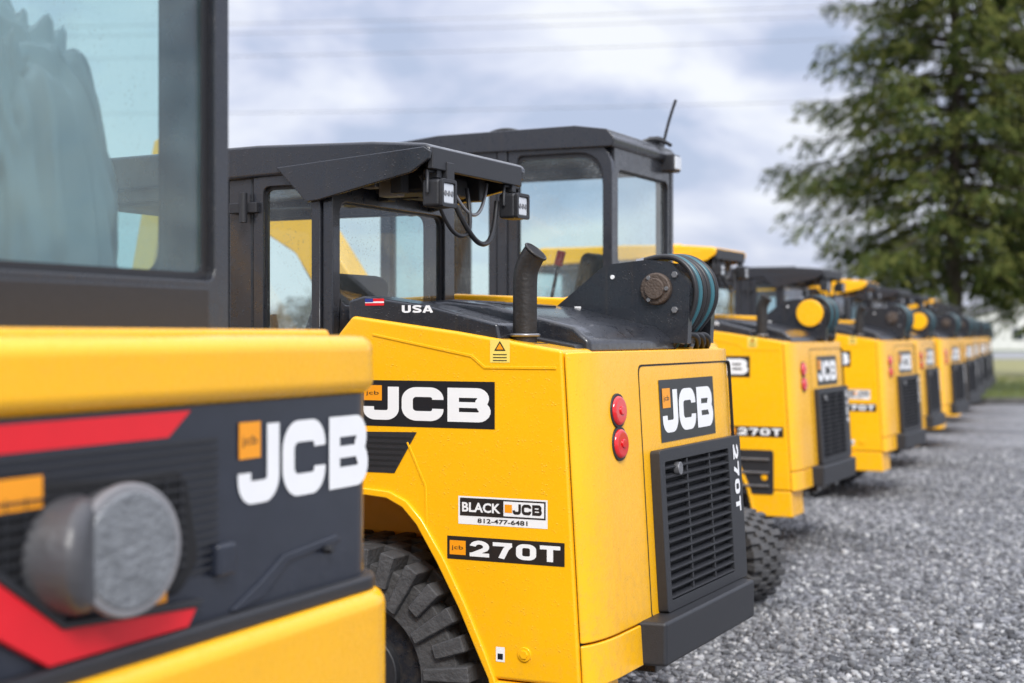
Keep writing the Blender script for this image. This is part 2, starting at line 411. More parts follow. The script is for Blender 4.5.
    plate('model_emblem',rect(-.422,-.366,.822,.866),'side',(0,0,0),ORG,P,.0018)
    text('model_emblem_text','jcb',(-.415,-.0019,.835),'side',.016,.04,BLKD,P,0)
    plate('warning_sticker',rect(-.282,-.215,1.416,1.486),'side',(0,0,0),plain_stick,P,.0012)
    plate('warning_triangle',[(-.268,1.452),(-.229,1.452),(-.2485,1.482)],'side',(0,0,0),BLKD,P,.0018)
    plate('warning_triangle_in',[(-.261,1.456),(-.236,1.456),(-.2485,1.475)],'side',(0,0,0),ORG,P,.0024)
    for k in range(3): plate('warning_line',rect(-.272,-.225,1.421+k*.009,1.424+k*.009),'side',(0,0,0),BLKD,P,.0018)
    cyl('bolt',(-.165,-.004,.535),(0,1,0),.014,.014,YEL,P,6)
    cyl('bolt',(-.165,-.002,.535),(0,1,0),.022,.008,YEL,P,20)
    plate('small_tag',rect(-.262,-.232,.505,.55),'side',(0,0,0),WHT,P,.0012)
    plate('small_tag_mark',rect(-.256,-.238,.512,.530),'side',(0,0,0),BLKD,P,.0018)
    # hood
    prism('hood_strip',[(-.80,1.545),(-.80,1.612),(-.74,1.626),(-.50,1.592),(-.265,1.535),(-.25,1.47)],'XZ',.012,.21,BLK,P,.010)
    blocktext('usa_label','USA',(-.60,.012,1.570),'side',.024,.11,WHT,P)
    plate('flag_red',rect(-.735,-.665,1.594,1.616),'side',(0,.0115,0),RED,P,.001)
    plate('flag_stripe',rect(-.735,-.665,1.602,1.607),'side',(0,.0115,0),WHT,P,.0016)
    plate('flag_blue',rect(-.735,-.705,1.605,1.616),'side',(0,.0115,0),BLUE,P,.0022)
    prism('hood_wing',[(-.82,1.54),(-.82,1.60),(-.55,1.615),(-.40,1.598),(-.10,1.528),(-.045,1.485),(-.04,1.44)],'XZ',.215,1.02,BLK,P,.016)
    prism('hood_edge',[(-.45,1.50),(-.45,1.535),(-.07,1.470),(-.05,1.44)],'XZ',.16,1.33,BLKP,P,.006)
    for k in range(5):
        box('hood_louvre',-.62+k*.05,-.60+k*.05,.35,.75,1.58,1.620-k*.004,BLKP,P,.002)
    # exhaust
    tube('exhaust_pipe',[(-.212,.10,1.42),(-.212,.10,1.50),(-.212,.10,1.60),(-.212,.10,1.67),(-.208,.10,1.715),(-.175,.095,1.755)],.038,EXH,P,12)
    cyl('exhaust_mouth',(-.1755,.095,1.7545),(.66,0,.75),.034,.012,DRK,P)
    tube('exhaust_lip',[(-.173+.038*math.cos(R(a))*.75,.095+.038*math.sin(R(a)),1.757-.038*math.cos(R(a))*.66) for a in range(0,361,20)],.004,EXH,P,4)
    prism('exhaust_guard',[(-.27,.05),(-.15,.05),(-.15,.16),(-.27,.16)],'XY',1.43,1.475,BLK,P,.01)
    tube('exhaust_clamp',[(-.212+.044*math.cos(R(a)),.10+.044*math.sin(R(a)),1.50) for a in range(0,361,20)],.005,STL,P,4)
    # pivot tower
    tw=rp_([(-.56,1.49),(-.52,1.585),(-.30,1.755),(-.14,1.77),(-.05,1.762),(.025,1.68),(.015,1.47)],[0,.03,.08,.05,.07,.06,0],5)
    prism('pivot_tower_plate',tw,'XZ',.96,1.0,BLK,P,.006)
    prism('pivot_tower_plate',tw,'XZ',1.21,1.25,BLK,P,.006)
    prism('pivot_tower_web',[(-.5,1.5),(-.47,1.56),(-.32,1.69),(-.30,1.5)],'XZ',.99,1.22,BLK,P,.004)
    cyl('pivot_boss',(-.10,.955,1.665),(0,1,0),.058,.03,RST,P,40,.008)
    cyl('pivot_pin',(-.10,.938,1.665),(0,1,0),.038,.02,RST,P,24,.004)
    for a in range(3): cyl('boss_bolt',(-.10+.045*math.cos(a*2.1),.937,1.665+.045*math.sin(a*2.1)),(0,1,0),.008,.01,STL,P,6)
    cyl('tower_hole',(-.27,.958,1.71),(0,1,0),.008,.006,WHT,P,12)
    cyl('tower_bolt',(-.03,.955,1.59),(0,1,0),.012,.014,STL,P,6); cyl('tower_bolt',(-.03,.955,1.715),(0,1,0),.012,.014,STL,P,6)
    plate('tower_tag',rect(-.42,-.395,1.575,1.605),'side',(0,.96,0),WHT,P,.0012)
    if variant==1:
        cyl('arm_cheek',(-.10,.94,1.66),(0,1,0),.10,.03,YEL,P,40,.008)
    arm=[(-2.35,.70),(-2.2,.72),(-1.85,1.18),(-1.55,1.53),(-1.35,1.64),(-.95,1.66),(-.5,1.64),(-.10,1.74),(-.02,1.66),(-.12,1.58),(-.5,1.50),(-.95,1.50),(-1.30,1.46),(-1.70,1.02),(-2.05,.52),(-2.3,.45)]
    prism('loader_arm',rp_(arm,.06,4),'XZ',1.03,1.18,YEL,P,.012)
    prism('bucket',[(-2.35,.10),(-2.35,.75),(-2.45,.85),(-2.55,.8),(-2.75,.2),(-3.0,.10),(-2.98,.08),(-2.4,.06)],'XZ',-.1,1.7,BLK,P,.01)
    box('front_link',-2.4,-2.1,.4,1.2,.3,.6,BLK,P,.02)
    for i in range(6):
        dy=.985+i*.030; b=i*.005
        tube('hydraulic_hose',[(-.17,dy,1.765),(-.09,dy,1.79+b*.5),(-.01+b,dy,1.775),(.045+b,dy,1.69),(.035+b,dy,1.58),(-.01,dy,1.52),(-.05,dy,1.46)],.0105,HOSET if i in (1,4) else HOSE,P)
        cyl('hose_fitting',(-.17,dy,1.765),(1,0,.2),.014,.03,STL,P,6)
    for i in range(3):
        tube('hydraulic_hose',[(-.02,1.0+i*.06,1.49),(.02,1.02+i*.06,1.52),(.03,1.08+i*.06,1.49),(-.01,1.12+i*.06,1.45)],.010,HOSE,P)
        cyl('hose_fitting',(-.02,1.0+i*.06,1.485),(.3,0,1),.015,.03,STL,P,6)
    track(P,-.77,-1.78,.41,.41,.02,.40); track(P,-.77,-1.78,.41,.41,1.16,1.54)
    # ---- cab
    y0,y1=.10,.95
    framed('rear_window',[(y0,1.0),(y1,1.0),(y1,2.02),(y0,2.02)],[(y0+.045,1.60),(y1-.075,1.60),(y1-.075,1.945),(y0+.045,1.945)],'YZ',-.955,-.915,BLK,GL,P,.02,.05)
    framed('door',rect(-1.225,-.957,1.06,2.045),[(-1.185,1.42),(-.992,1.42),(-.992,2.0),(-1.185,2.0)],'XZ',y0-.012,y0+.03,BLK,GL,P,[.01,.02,.20,.01],[.03,.03,.16,.03])
    box('door_post',-1.335,-1.232,y0-.004,y0+.05,1.06,2.05,BLK,P,.01)
    framed('front_side_window',rect(-2.05,-1.342,1.06,2.05),rect(-1.98,-1.39,1.30,1.97),'XZ',y0,y0+.04,BLK,GL,P,.02,.05)
    framed('right_side_window',rect(-2.05,-.957,1.06,2.05),rect(-1.98,-1.02,1.40,1.97),'XZ',y1-.04,y1,BLK,GL,P,.02,.05)
    framed('windscreen',rect(y0+.042,y1-.042,1.0,2.05),rect(y0+.10,y1-.10,1.15,1.98),'YZ',-2.05,-2.01,BLK,GL,P,.02,.05)
    for z in (1.93,1.45):
        box('hinge_leaf',-1.315,-1.20,y0-.03,y0-.008,z-.018,z+.018,BLKP,P,.004)
        cyl('hinge_pin',(-1.25,y0-.035,z),(0,0,1),.014,.10,BLKP,P,16)
    zt=2.14
    prism('roof_panel',[(-2.15,2.03),(-2.12,2.08),(-1.95,zt-.01),(-1.2,zt),(-.75,zt-.012),(-.55,2.112),(-.53,2.095),(-.535,2.068),(-.78,2.075),(-.95,2.04),(-2.10,2.0)],'XZ',.075,.78,ROOF,P,.012)
    prism('roof_side_rail',[(-2.1,2.0),(-2.08,2.06),(-1.0,2.085),(-.95,2.02),(-1.0,1.99)],'XZ',.77,.97,ROOF,P,.012)
    for k in range(2): box('roof_rib',-1.95,-.85,.25+k*.26,.29+k*.26,zt-.01,zt+.008,ROOF,P,.006)
    gus=[(-1.12,2.06),(-.555,2.10),(-.53,2.085),(-.535,2.06),(-.60,2.02),(-.95,1.945),(-1.0,1.94),(-1.06,2.0)]
    prism('roof_gusset',gus,'XZ',.068,.083,ROOF,P,.004)
    prism('roof_gusset',gus,'XZ',.745,.77,ROOF,P,.004)
    box('roof_rear_lip',-.55,-.53,.086,.742,2.03,2.10,BLKP,P,.004)
    box('ac_unit',-.88,-.68,.30,.62,1.98,2.055,BLKP,P,.015)
    for k in range(14):
        x=-.92+random.random()*.32; y=.15+random.random()*.52
        box('bracket',x,x+.04+random.random()*.05,y,y+.05,1.96+random.random()*.04,2.06,STL if k%3==0 else BLKP,P,.004)
    def lamp(x,y,z,s=1):
        box('work_lamp_body',x-.065*s,x,y-.05*s,y+.05*s,z-.045*s,z+.045*s,BLKP,P,.012)
        ring('work_lamp_bezel',rp_(rect(y-.05*s,y+.05*s,z-.045*s,z+.045*s),.01,3),rp_(rect(y-.038*s,y+.038*s,z-.033*s,z+.033*s),.008,3),'YZ',x,x+.012,BLKP,P,.002)
        box('work_lamp_lens',x-.004,x+.007,y-.039*s,y+.039*s,z-.034*s,z+.034*s,LENS,P,.008)
        for k in range(3): cyl('lamp_led',(x+.008,y+(k-1)*.022,z),(1,0,0),.009,.003,STL,P,12)
        tube('lamp_bracket',[(x-.04,y-.055*s,z),(x-.04,y-.055*s,z+.07),(x-.04,y+.055*s,z+.07),(x-.04,y+.055*s,z)],.006,BLKP,P,1,False,'POLY')
        box('lamp_stalk',x-.055,x-.025,y-.015,y+.015,z+.05,2.06,BLKP,P,.003)
    lamp(-.515,.15,1.955,1.0); lamp(-.51,.69,1.955,1.0)
    tube('cable',[(-.58,.20,1.95),(-.56,.24,1.84),(-.54,.33,1.81),(-.56,.42,1.86),(-.60,.45,2.0)],.007,HOSE,P)
    tube('cable',[(-.58,.26,2.0),(-.54,.34,1.84),(-.54,.46,1.78),(-.56,.58,1.84),(-.58,.64,1.97)],.009,HOSE,P)
    tube('cable',[(-.62,.16,2.02),(-.60,.22,1.93),(-.57,.30,1.92),(-.62,.38,2.03)],.005,HOSE,P)
    tube('cable',[(-.60,.30,2.03),(-.57,.40,1.88),(-.57,.50,1.86),(-.6,.60,2.03)],.006,STL,P)
    prism('seat',rp_([(-1.65,1.25),(-1.15,1.22),(-1.05,1.70),(-1.13,1.73),(-1.27,1.38),(-1.65,1.38)],.05),'XZ',.36,.72,SEAT,P,.04)
    box('yellow_guard',-1.60,-1.56,.55,.585,1.3,2.02,YEL,P,.006)
    tube('joystick',[(-1.62,.24,1.3),(-1.64,.24,1.5),(-1.66,.24,1.58)],.016,BLKP,P)
    tube('joystick',[(-1.62,.82,1.3),(-1.64,.82,1.5),(-1.66,.82,1.58)],.016,BLKP,P)
    box('cab_floor',-2.0,-.96,.14,.91,1.02,1.06,BLKP,P,.0)
    box('console',-1.75,-1.2,.13,.27,1.06,1.32,CREAM,P,.02)
    return root

def desc(o):
    r=[]
    for c in o.children: r.append(c); r+=desc(c)
    return r
def freeze(root):
    bpy.context.view_layer.update()
    dg=bpy.context.evaluated_depsgraph_get()
    new=[]
    for o in desc(root):
        if o.type=='MESH' and o.modifiers:
            me=bpy.data.meshes.new_from_object(o.evaluated_get(dg),preserve_all_data_layers=True,depsgraph=dg); new.append((o,me))
        elif o.type=='CURVE':
            me=bpy.data.meshes.new_from_object(o.evaluated_get(dg),depsgraph=dg); new.append((o,me))
    for o,me in new:
        if o.type=='MESH': o.modifiers.clear(); o.data=me
        else:
            n=bpy.data.objects.new(o.name,me); COL.objects.link(n); n.parent=o.parent
            me.polygons.foreach_set('use_smooth',[True]*len(me.polygons))
            bpy.data.objects.remove(o)
SMALL=('bolt','warning','dealer_phone','small_tag','panel_screw','joystick','bracket','hose_fitting','boss_bolt','lamp_led','tail_lamp_centre','roller','flag','emblem_text','tower_bolt','hood_louvre','vent_slot','seam_core','bumper_mount','console','cab_floor','tower_hole')
def dup(o,parent=None,lite=False):
    c=o.copy(); COL.objects.link(c)
    if parent: c.parent=parent
    if c.type=='MESH' and len(c.material_slots):
        s=c.material_slots[0]; far={YEL:YELF,BLK:BLKF}.get(s.material)
        if far: s.link='OBJECT'; s.material=far
    for ch in list(o.children):
        if lite and any(ch.name.startswith(s) for s in SMALL): continue
        dup(ch,c,lite)
    return c

TH=26
A=loader((.187,4.46),TH,0); B=loader((1.86,10.1),TH,1)
freeze(A); freeze(B)
pos=[(3.31,13.5),(4.42,16.6),(5.52,19.6),(6.62,22.6),(7.72,25.5),(8.82,28.5),(9.9,31.4)]
for i,p in enumerate(pos):
    src=B if i in (1,4) else A
    c=dup(src,None,i>=1); c.location=(p[0]+random.uniform(-.08,.08),p[1],0); c.rotation_euler=(0,0,-R(TH+random.uniform(-2,2)))

# ------------------------------------------------------------------ mini excavators
def tracks_under(P,cx,cy,phi,L_,W_,r,tw,name='undercarriage'):
    u=empty(name,(cx,cy,0),R(phi),P)
    track(u,L_,-L_,r,r,-W_-tw/2,-W_+tw/2,'rubber_track',.022,.07); track(u,L_,-L_,r,r,W_-tw/2,W_+tw/2,'rubber_track',.022,.07)
    box('cross_frame',-.5,.5,-W_,W_,r-.05,r+.15,BLK,u,.02)
    cyl('slew_ring',(0,0,r+.22),(0,0,1),.42,.2,BLK,u)
    box('dozer_blade',-L_-r-.35,-L_-r-.30,-W_-.2,W_+.2,.05,.42,YELD,u,.01)
    return u
def boom(P,x,y):
    b=rp_([(x,.95),(x-.9,2.2),(x-2.0,2.75),(x-2.1,2.6),(x-1.05,2.0),(x-.25,.85)],.08)
    prism('boom',b,'XZ',y-.11,y+.11,YEL,P,.012)
    prism('dipper',[(x-1.95,2.8),(x-2.15,2.75),(x-2.55,.95),(x-2.4,.95)],'XZ',y-.09,y+.09,YEL,P,.012)
    prism('digging_bucket',rp_([(x-2.6,1.0),(x-2.35,1.0),(x-2.1,.7),(x-2.2,.35),(x-2.6,.3),(x-2.75,.5),(x-2.5,.6)],.04),'XZ',y-.3,y+.3,BLK,P,.01)
    cyl('boom_ram',(x-.75,y,1.55),(-.55,0,.83),.05,1.0,STL,P)
def mini_excavator(loc,theta):
    P=empty('mini_excavator',(loc[0],loc[1],0),-R(theta))
    q=[(-1.9,.15),(-.35,.05)]+[(-.30+.30*math.sin(R(a)),.35-.30*math.cos(R(a))) for a in range(0,91,15)]+[(-.30+.30*math.cos(R(a)),1.18+.30*math.sin(R(a))) for a in range(0,91,15)]+[(-1.9,1.4)]
    prism('tail_cowl',q,'XY',.78,1.47,YEL,P,.05,4)
    prism('counterweight',[(a*1.0+.012,b) for a,b in q],'XY',.54,.775,YEL,P,.02)
    x0,x1=-1.45,-.163; y0,y1=.10,.96; zt=2.44
    framed('side_door',rect(-.715,x1,1.0,zt),rect(-.665,x1-.045,1.2,zt-.06),'XZ',y0,y0+.04,BLK,GL,P,[.01,.01,.16,.01],[.03,.03,.14,.03])
    box('door_post',-.775,-.72,y0-.006,y0+.05,1.0,zt,BLK,P,.008)
    framed('front_side_window',rect(x0,-.78,1.0,zt),rect(x0+.06,-.82,1.3,zt-.06),'XZ',y0,y0+.04,BLK,GL,P,.03,.06)
    framed('rear_window',rect(y0+.045,y1-.045,1.4,zt),rect(y0+.09,y1-.07,1.84,zt-.14),'YZ',x1-.045,x1-.005,BLK,GL,P,.02,.05)
    framed('far_side_window',rect(x0,x1,1.0,zt),rect(x0+.07,x1-.07,1.4,zt-.08),'XZ',y1-.04,y1,BLK,GL,P,.03,.06)
    framed('windscreen',rect(y0+.045,y1-.045,1.0,zt),rect(y0+.10,y1-.10,1.1,zt-.06),'YZ',x0+.002,x0+.04,BLK,GL,P,.02,.05)
    prism('cab_roof',rp_([(x0-.06,zt-.02),(x0-.02,zt+.03),(-1.1,zt+.065),(-.35,zt+.07),(x1-.02,zt+.045),(x1+.02,zt),(x1+.01,zt-.04),(x0,zt-.03)],.02),'XZ',y0-.02,y1+.01,BLK,P,.02)
    prism('roof_step',rp_(rect(-1.0,-.45,zt+.06,zt+.085),.01),'XZ',y0+.1,y1-.2,BLKP,P,.008)
    box('roof_lamp',x1-.02,x1+.06,.80,.91,zt-.09,zt+.0,BLKP,P,.01); box('roof_lamp_lens',x1+.055,x1+.068,.81,.90,zt-.08,zt-.01,LENS,P,.006)
    box('beacon_base',x1-.10,x1-.03,.83,.91,zt+.03,zt+.10,BLKP,P,.01)
    tube('antenna',[(x1-.05,.93,zt+.04),(x1-.03,.93,zt+.16),(x1+.02,.94,zt+.30)],.008,BLKP,P)
    tube('roof_cable',[(-.9,.2,zt+.06),(-.8,.22,zt+.12),(-.7,.25,zt+.07)],.01,HOSE,P)
    tube('roof_cable',[(x1-.12,.75,zt+.05),(x1-.05,.80,zt+.11),(x1+.02,.87,zt+.05)],.01,HOSE,P)
    prism('seat',rp_([(-.95,1.25),(-.50,1.22),(-.38,1.90),(-.48,1.93),(-.60,1.40),(-.95,1.40)],.05),'XZ',.45,.80,SEAT,P,.04)
    tube('lever',[(-.62,.30,1.3),(-.60,.30,1.6),(-.53,.30,1.86)],.009,BLKP,P); 
    tube('lever_knob',[(-.535,.30,1.85),(-.515,.30,1.92)],.022,RED,P)
    tube('screen_arm',[(-.5,.28,1.4),(-.45,.26,1.7),(-.35,.25,1.86)],.012,BLKP,P)
    box('cab_base',x0+.05,x1-.05,y0+.05,y1-.05,1.0,1.25,BLKP,P,.02)
    tracks_under(P,-.93,1.36,-27,.75,.58,.262,.24)
    boom(P,-1.6,1.2)
    return P
E=mini_excavator((.58,7.0),TH)

def big_excavator(loc,theta):
    P=empty('mini_excavator',(loc[0],loc[1],0),-R(theta))
    def pl(dx,yl=-2.0,yr=0.0,rr=.16):
        q=[(-2.2,yl),(dx-rr,yl)]+[(dx-rr+rr*math.sin(R(a)),yl+rr-rr*math.cos(R(a))) for a in range(15,91,15)]
        q+=[(dx-rr*1.0+rr*math.cos(R(a)),yr-rr+rr*math.sin(R(a))) for a in range(0,91,10)]+[(-2.2,yr)]
        return q
    prism('top_cowl',pl(-.012,rr=.12),'XY',1.372,1.500,YEL,P,.035,5)
    prism('deck_plate',[(-.10,-1.6),(-.10,-.12),(-1.6,-.12),(-1.6,-1.6)],'XY',1.49,1.512,YEL,P,.01,3)
    prism('decal_band',pl(-.03,yr=-.012,rr=.12),'XY',.975,1.375,BNDB,P,.003)
    prism('band_rim',pl(-.006,yr=.004,rr=.13),'XY',.950,.985,BLKP,P,.010)
    prism('lower_cowl',pl(.02,yr=.025,rr=.16),'XY',.70,.955,YEL,P,.035,4)
    prism('counterweight',pl(.035,yr=.035,rr=.16),'XY',.46,.70,YEL,P,.02,3)
    X=-.03
    plate('red_stripe',[(-1.9,1.322),(-.785,1.322),(-.72,1.366),(-1.9,1.366)],'rear',(X,0,0),RED,P,.002)
    prism('red_chevron',[(-1.5,1.33),(-1.07,1.040),(-.72,1.018),(-.745,.987),(-1.10,.988),(-1.5,1.22)],'YZ',X+.0,X+.016,RED,P,.002)
    prism('chevron_edge',[(-1.5,1.35),(-1.065,1.053),(-.70,1.030),(-.72,1.0185),(-1.07,1.0405),(-1.5,1.332)],'YZ',X,X+.02,BLKP,P,.002)
    plate('orange_tab',rect(-1.25,-1.11,1.235,1.285),'rear',(X,0,0),ORG,P,.011)
    wordmark((X+.001,-.575,1.180),'rear',.150,.490,P)
    for k in range(16):
        z=1.075+k*.0155
        box('intake_slat',X-.002,X+.006,-1.5,-.64,z,z+.006,BLKP,P,.001)
    prism('band_step',[(-.60,.99),(-.50,1.03),(-.42,1.07),(-.22,1.085),(-.20,1.07),(-.40,1.055),(-.49,1.00),(-.58,.985)],'YZ',X-.01,X+.006,BNDB,P,.003)
    prism('band_box',rect(-.66,-.60,1.06,1.12),'YZ',X-.01,X+.02,BNDB,P,.008)
    cyl('band_bolt',(X+.01,-.26,1.06),(1,0,0),.010,.02,BLKP,P,6)
    prism('lamp_recess',rp_([(-1.40,1.10),(-1.10,1.075),(-.76,1.045),(-.70,1.10),(-.74,1.26),(-1.40,1.28)],.04),'YZ',X-.03,X+.008,DRK,P,.008)
    for k in range(14): box('screen_wire',X+.008,X+.011,-1.32+k*.043,-1.316+k*.043,1.09,1.255,BLKP,P,0)
    for k in range(9): box('screen_wire',X+.0115,X+.0145,-1.38,-.75,1.095+k*.019,1.098+k*.019,BLKP,P,0)
    c=Vector((X+.020,-.965,1.155)); d=Vector((1,-.18,.0)).normalized()
    cyl('lamp_housing',c-d*.02-Vector((0,.10,0)),(1,.5,0),.085,.12,HOUS,P,36,.03,.098)
    cyl('lamp_body',c,d,.092,.08,HOUS,P,40,.02,.102)
    ring_pts=[(math.cos(R(a)),math.sin(R(a))) for a in range(0,360,9)]
    cyl('lamp_ring',c+d*.044,d,.108,.022,LRING,P,48,.006)
    cyl('lamp_glass',c+d*.052,d,.096,.014,LAMPG,P,48,.007)
    plate('amber_marker',rect(-.86,-.80,1.040,1.062),'rear',(X+.009,0,0),ORG,P,.001)
    y0,y1=-1.38,-.21; xr=-.30; xf=-1.75; zt=2.70
    framed('rear_window',rect(y0,y1,1.49,zt),rect(y0+.09,y1-.05,1.615,zt-.12),'YZ',xr-.05,xr,BLK,GLD,P,.03,.03)
    framed('side_window',rect(xf,xr-.055,1.49,zt),rect(xf+.09,xr-.14,1.62,zt-.1),'XZ',y1-.05,y1-.004,BLK,GL,P,.03,.06)
    framed('door',rect(xf,xr-.055,1.0,zt),rect(xf+.09,xr-.14,1.2,zt-.1),'XZ',y0+.004,y0+.05,BLK,GL,P,.03,.06)
    framed('windscreen',rect(y0+.055,y1-.055,1.0,zt),rect(y0+.12,y1-.12,1.1,zt-.1),'YZ',xf+.002,xf+.05,BLK,GL,P,.03,.06)
    framed('cab_roof',rect(xf-.05,xr+.03,y0-.02,y1+.02),rect(xf+.15,xr-.12,y0+.12,y1-.12),'XY',zt+.002,zt+.08,BLK,GL,P,.04,.06)  # roof glazing added, out of view, to let daylight onto the seat cover
    box('window_sill',xr-.045,xr+.004,y0+.09,y1-.075,1.50,1.60,BLKP,P,.006)
    box('cab_base',xf+.05,xr-.06,y0+.06,y1-.06,.98,1.46,BLKP,P,.02)
    bm=bmesh.new(); bmesh.ops.create_uvsphere(bm,u_segments=96,v_segments=72,radius=1)
    sg=lambda a,e: math.copysign(abs(a)**e,a)
    for v in bm.verts:
        p=v.co.copy(); fold=abs(noise.noise(Vector((p.x*6+p.z*2.5,p.y*6+p.z*1.2,p.z*1.3))))
        k=1+.16*noise.noise(Vector((p.x*2.2,p.y*2.2,p.z*.9)))+.34*fold
        v.co=Vector((-.62+sg(p.x,.8)*.16*k-.05*p.z,-.54+sg(p.y,.7)*.22*k*(1-.20*p.z),1.72+sg(p.z,.8)*.42*k))
    me=bpy.data.meshes.new('seat_cover'); bm.to_mesh(me); bm.free(); me.materials.append(CLOTH)
    me.polygons.foreach_set('use_smooth',[True]*len(me.polygons))
    o=bpy.data.objects.new('seat_cover',me); COL.objects.link(o); o.parent=P
    tube('grab_rail',[(-1.3,-.34,1.5),(-1.3,-.34,2.1),(-1.25,-.36,2.4)],.016,BLKP,P)
    tracks_under(P,-1.1,-1.0,0,.9,.72,.34,.4)
    boom(P,-2.15,-.5)
    return P
M1=big_excavator((-.252,3.31),24)

# ------------------------------------------------------------------ ground
def ground_mat():
    m,t=nt('gravel'); out=N(t,'ShaderNodeOutputMaterial'); p=N(t,'ShaderNodeBsdfPrincipled',Roughness=.85); L(t,p.outputs[0],out.inputs[0])
    tc=N(t,'ShaderNodeTexCoord')
    v=N(t,'ShaderNodeTexVoronoi',Scale=34.0); L(t,tc.outputs['Object'],v.inputs['Vector'])
    n=N(t,'ShaderNodeTexNoise',Scale=.7,Detail=5.0,Roughness=.65); L(t,tc.outputs['Object'],n.inputs['Vector'])
    n2=N(t,'ShaderNodeTexNoise',Scale=9.0,Detail=4.0,Roughness=.7); L(t,tc.outputs['Object'],n2.inputs['Vector'])
    bw=N(t,'ShaderNodeRGBToBW'); L(t,v.outputs['Color'],bw.inputs[0])
    c1=ramp(t,bw.outputs[0],[(.15,(.095,.098,.106)),(.5,(.20,.204,.214)),(.72,(.29,.295,.305)),(.92,(.48,.48,.485))])
    dk=ramp(t,n.outputs[0],[(.35,(.66,.67,.70)),(.65,(1.1,1.1,1.1))])
    c=mixc(t,1.0,c1.outputs[0],dk.outputs[0],'MULTIPLY')
    d2=ramp(t,n2.outputs[0],[(.3,(.6,.6,.63)),(.65,(1.15,1.15,1.15))])
    c=mixc(t,1.0,c,d2.outputs[0],'MULTIPLY')
    L(t,c,p.inputs['Base Color'])
    b=N(t,'ShaderNodeBump',Strength=.9,Distance=.015); b.invert=True; L(t,v.outputs['Distance'],b.inputs['Height']); L(t,b.outputs[0],p.inputs['Normal'])
    return m
mk('gravel_ground',[(-400,-60,0),(400,-60,0),(400,900,0),(-400,900,0)],[(0,1,2,3)],ground_mat())
def stone_mat():
    m,t=nt('crushed_stone'); out=N(t,'ShaderNodeOutputMaterial'); p=N(t,'ShaderNodeBsdfDiffuse'); L(t,p.outputs[0],out.inputs[0])
    ge=N(t,'ShaderNodeNewGeometry')
    r=ramp(t,ge.outputs['Random Per Island'],[(0,(.085,.088,.096)),(.45,(.18,.184,.194)),(.8,(.29,.295,.305)),(1,(.52,.52,.52))]); L(t,r.outputs[0],p.inputs['Color'])
    return m
def stones(n):
    Y=5.0+15*rng.random(n)**1.4; X=rng.uniform(-.1,.62,n)*Y+rng.uniform(-.5,.5,n)
    s=rng.uniform(.005,.015,n)*(1+ .6*(rng.random(n)>.94))
    base=np.array([(-1,-1,-1),(1,-1,-1),(1,1,-1),(-1,1,-1),(-1,-1,1),(1,-1,1),(1,1,1),(-1,1,1)],float)
    V=base[None]*rng.uniform(.45,1.1,(n,8,3))*np.array([1,1,.7])
    a=rng.uniform(0,6.28,n); b=rng.uniform(-.7,.7,n)
    ca,sa,cb,sb=np.cos(a),np.sin(a),np.cos(b),np.sin(b)
    x=V[...,0]*cb[:,None]+V[...,2]*sb[:,None]; z=-V[...,0]*sb[:,None]+V[...,2]*cb[:,None]; y=V[...,1]
    x2=x*ca[:,None]-y*sa[:,None]; y2=x*sa[:,None]+y*ca[:,None]
    V=np.stack([x2,y2,z],-1)*s[:,None,None]*rng.uniform(.7,1.3,(n,1,1))
    V[...,0]+=X[:,None]; V[...,1]+=Y[:,None]; V[...,2]+=(s*.35)[:,None]
    q=np.array([(0,3,2,1),(4,5,6,7),(0,1,5,4),(1,2,6,5),(2,3,7,6),(3,0,4,7)])
    F=(q[None]+8*np.arange(n)[:,None,None]).reshape(-1,4)
    return V.reshape(-1,3),F
def npmesh(name,V,F,mat,parent=None,smooth=False):
    k=F.shape[1]
    me=bpy.data.meshes.new(name); me.vertices.add(len(V)); me.vertices.foreach_set('co',V.astype(np.float32).ravel())
    me.loops.add(F.size); me.loops.foreach_set('vertex_index',F.astype(np.int32).ravel())
    me.polygons.add(len(F)); me.polygons.foreach_set('loop_start',np.arange(0,F.size,k,dtype=np.int32)); 
    me.update(calc_edges=True); me.materials.append(mat)
    o=bpy.data.objects.new(name,me); COL.objects.link(o)
    if parent: o.parent=parent
    return o
V,F=stones(70000); npmesh('gravel_stones',V,F,stone_mat())

def noisy(name,c1,c2,scale,rough=.9,bump=.3):
    m,t=nt(name); out=N(t,'ShaderNodeOutputMaterial'); p=N(t,'ShaderNodeBsdfPrincipled',Roughness=rough); L(t,p.outputs[0],out.inputs[0])
    tc=N(t,'ShaderNodeTexCoord'); n=N(t,'ShaderNodeTexNoise',Scale=float(scale),Detail=5.0,Roughness=.7); L(t,tc.outputs['Object'],n.inputs['Vector'])
    r=ramp(t,n.outputs[0],[(.35,c1),(.65,c2)]); L(t,r.outputs[0],p.inputs['Base Color'])
    b=N(t,'ShaderNodeBump',Strength=bump,Distance=.05); L(t,n.outputs[0],b.inputs['Height']); L(t,b.outputs[0],p.inputs['Normal'])
    return m
GR=noisy('grass_green',(.06,.09,.025),(.13,.16,.045),2.5)
GR2=noisy('grass_dry',(.16,.16,.06),(.26,.24,.10),1.2)
ASP=noisy('asphalt',(.20,.205,.21),(.27,.27,.275),3)
def strip(name,ya,yb,z,mat,xa=-400,xb=400,wav=.4,n=160):
    V=[];F=[]
    for i in range(n+1):
        x=xa+(xb-xa)*i/n
        V+=[(x,ya+random.uniform(-wav,wav),z),(x,yb,z)]
    F=[(2*i,2*i+2,2*i+3,2*i+1) for i in range(n)]
    return mk(name,V,F,mat)
strip('grass',33.2,900,.004,GR,-60,400)
strip('dry_grass',48,92,.008,GR2,-60,400,1.0)
strip('road',93,135,.012,ASP,-100,400,0)
strip('road_marking',112,112.4,.016,WHT,-100,400,0)
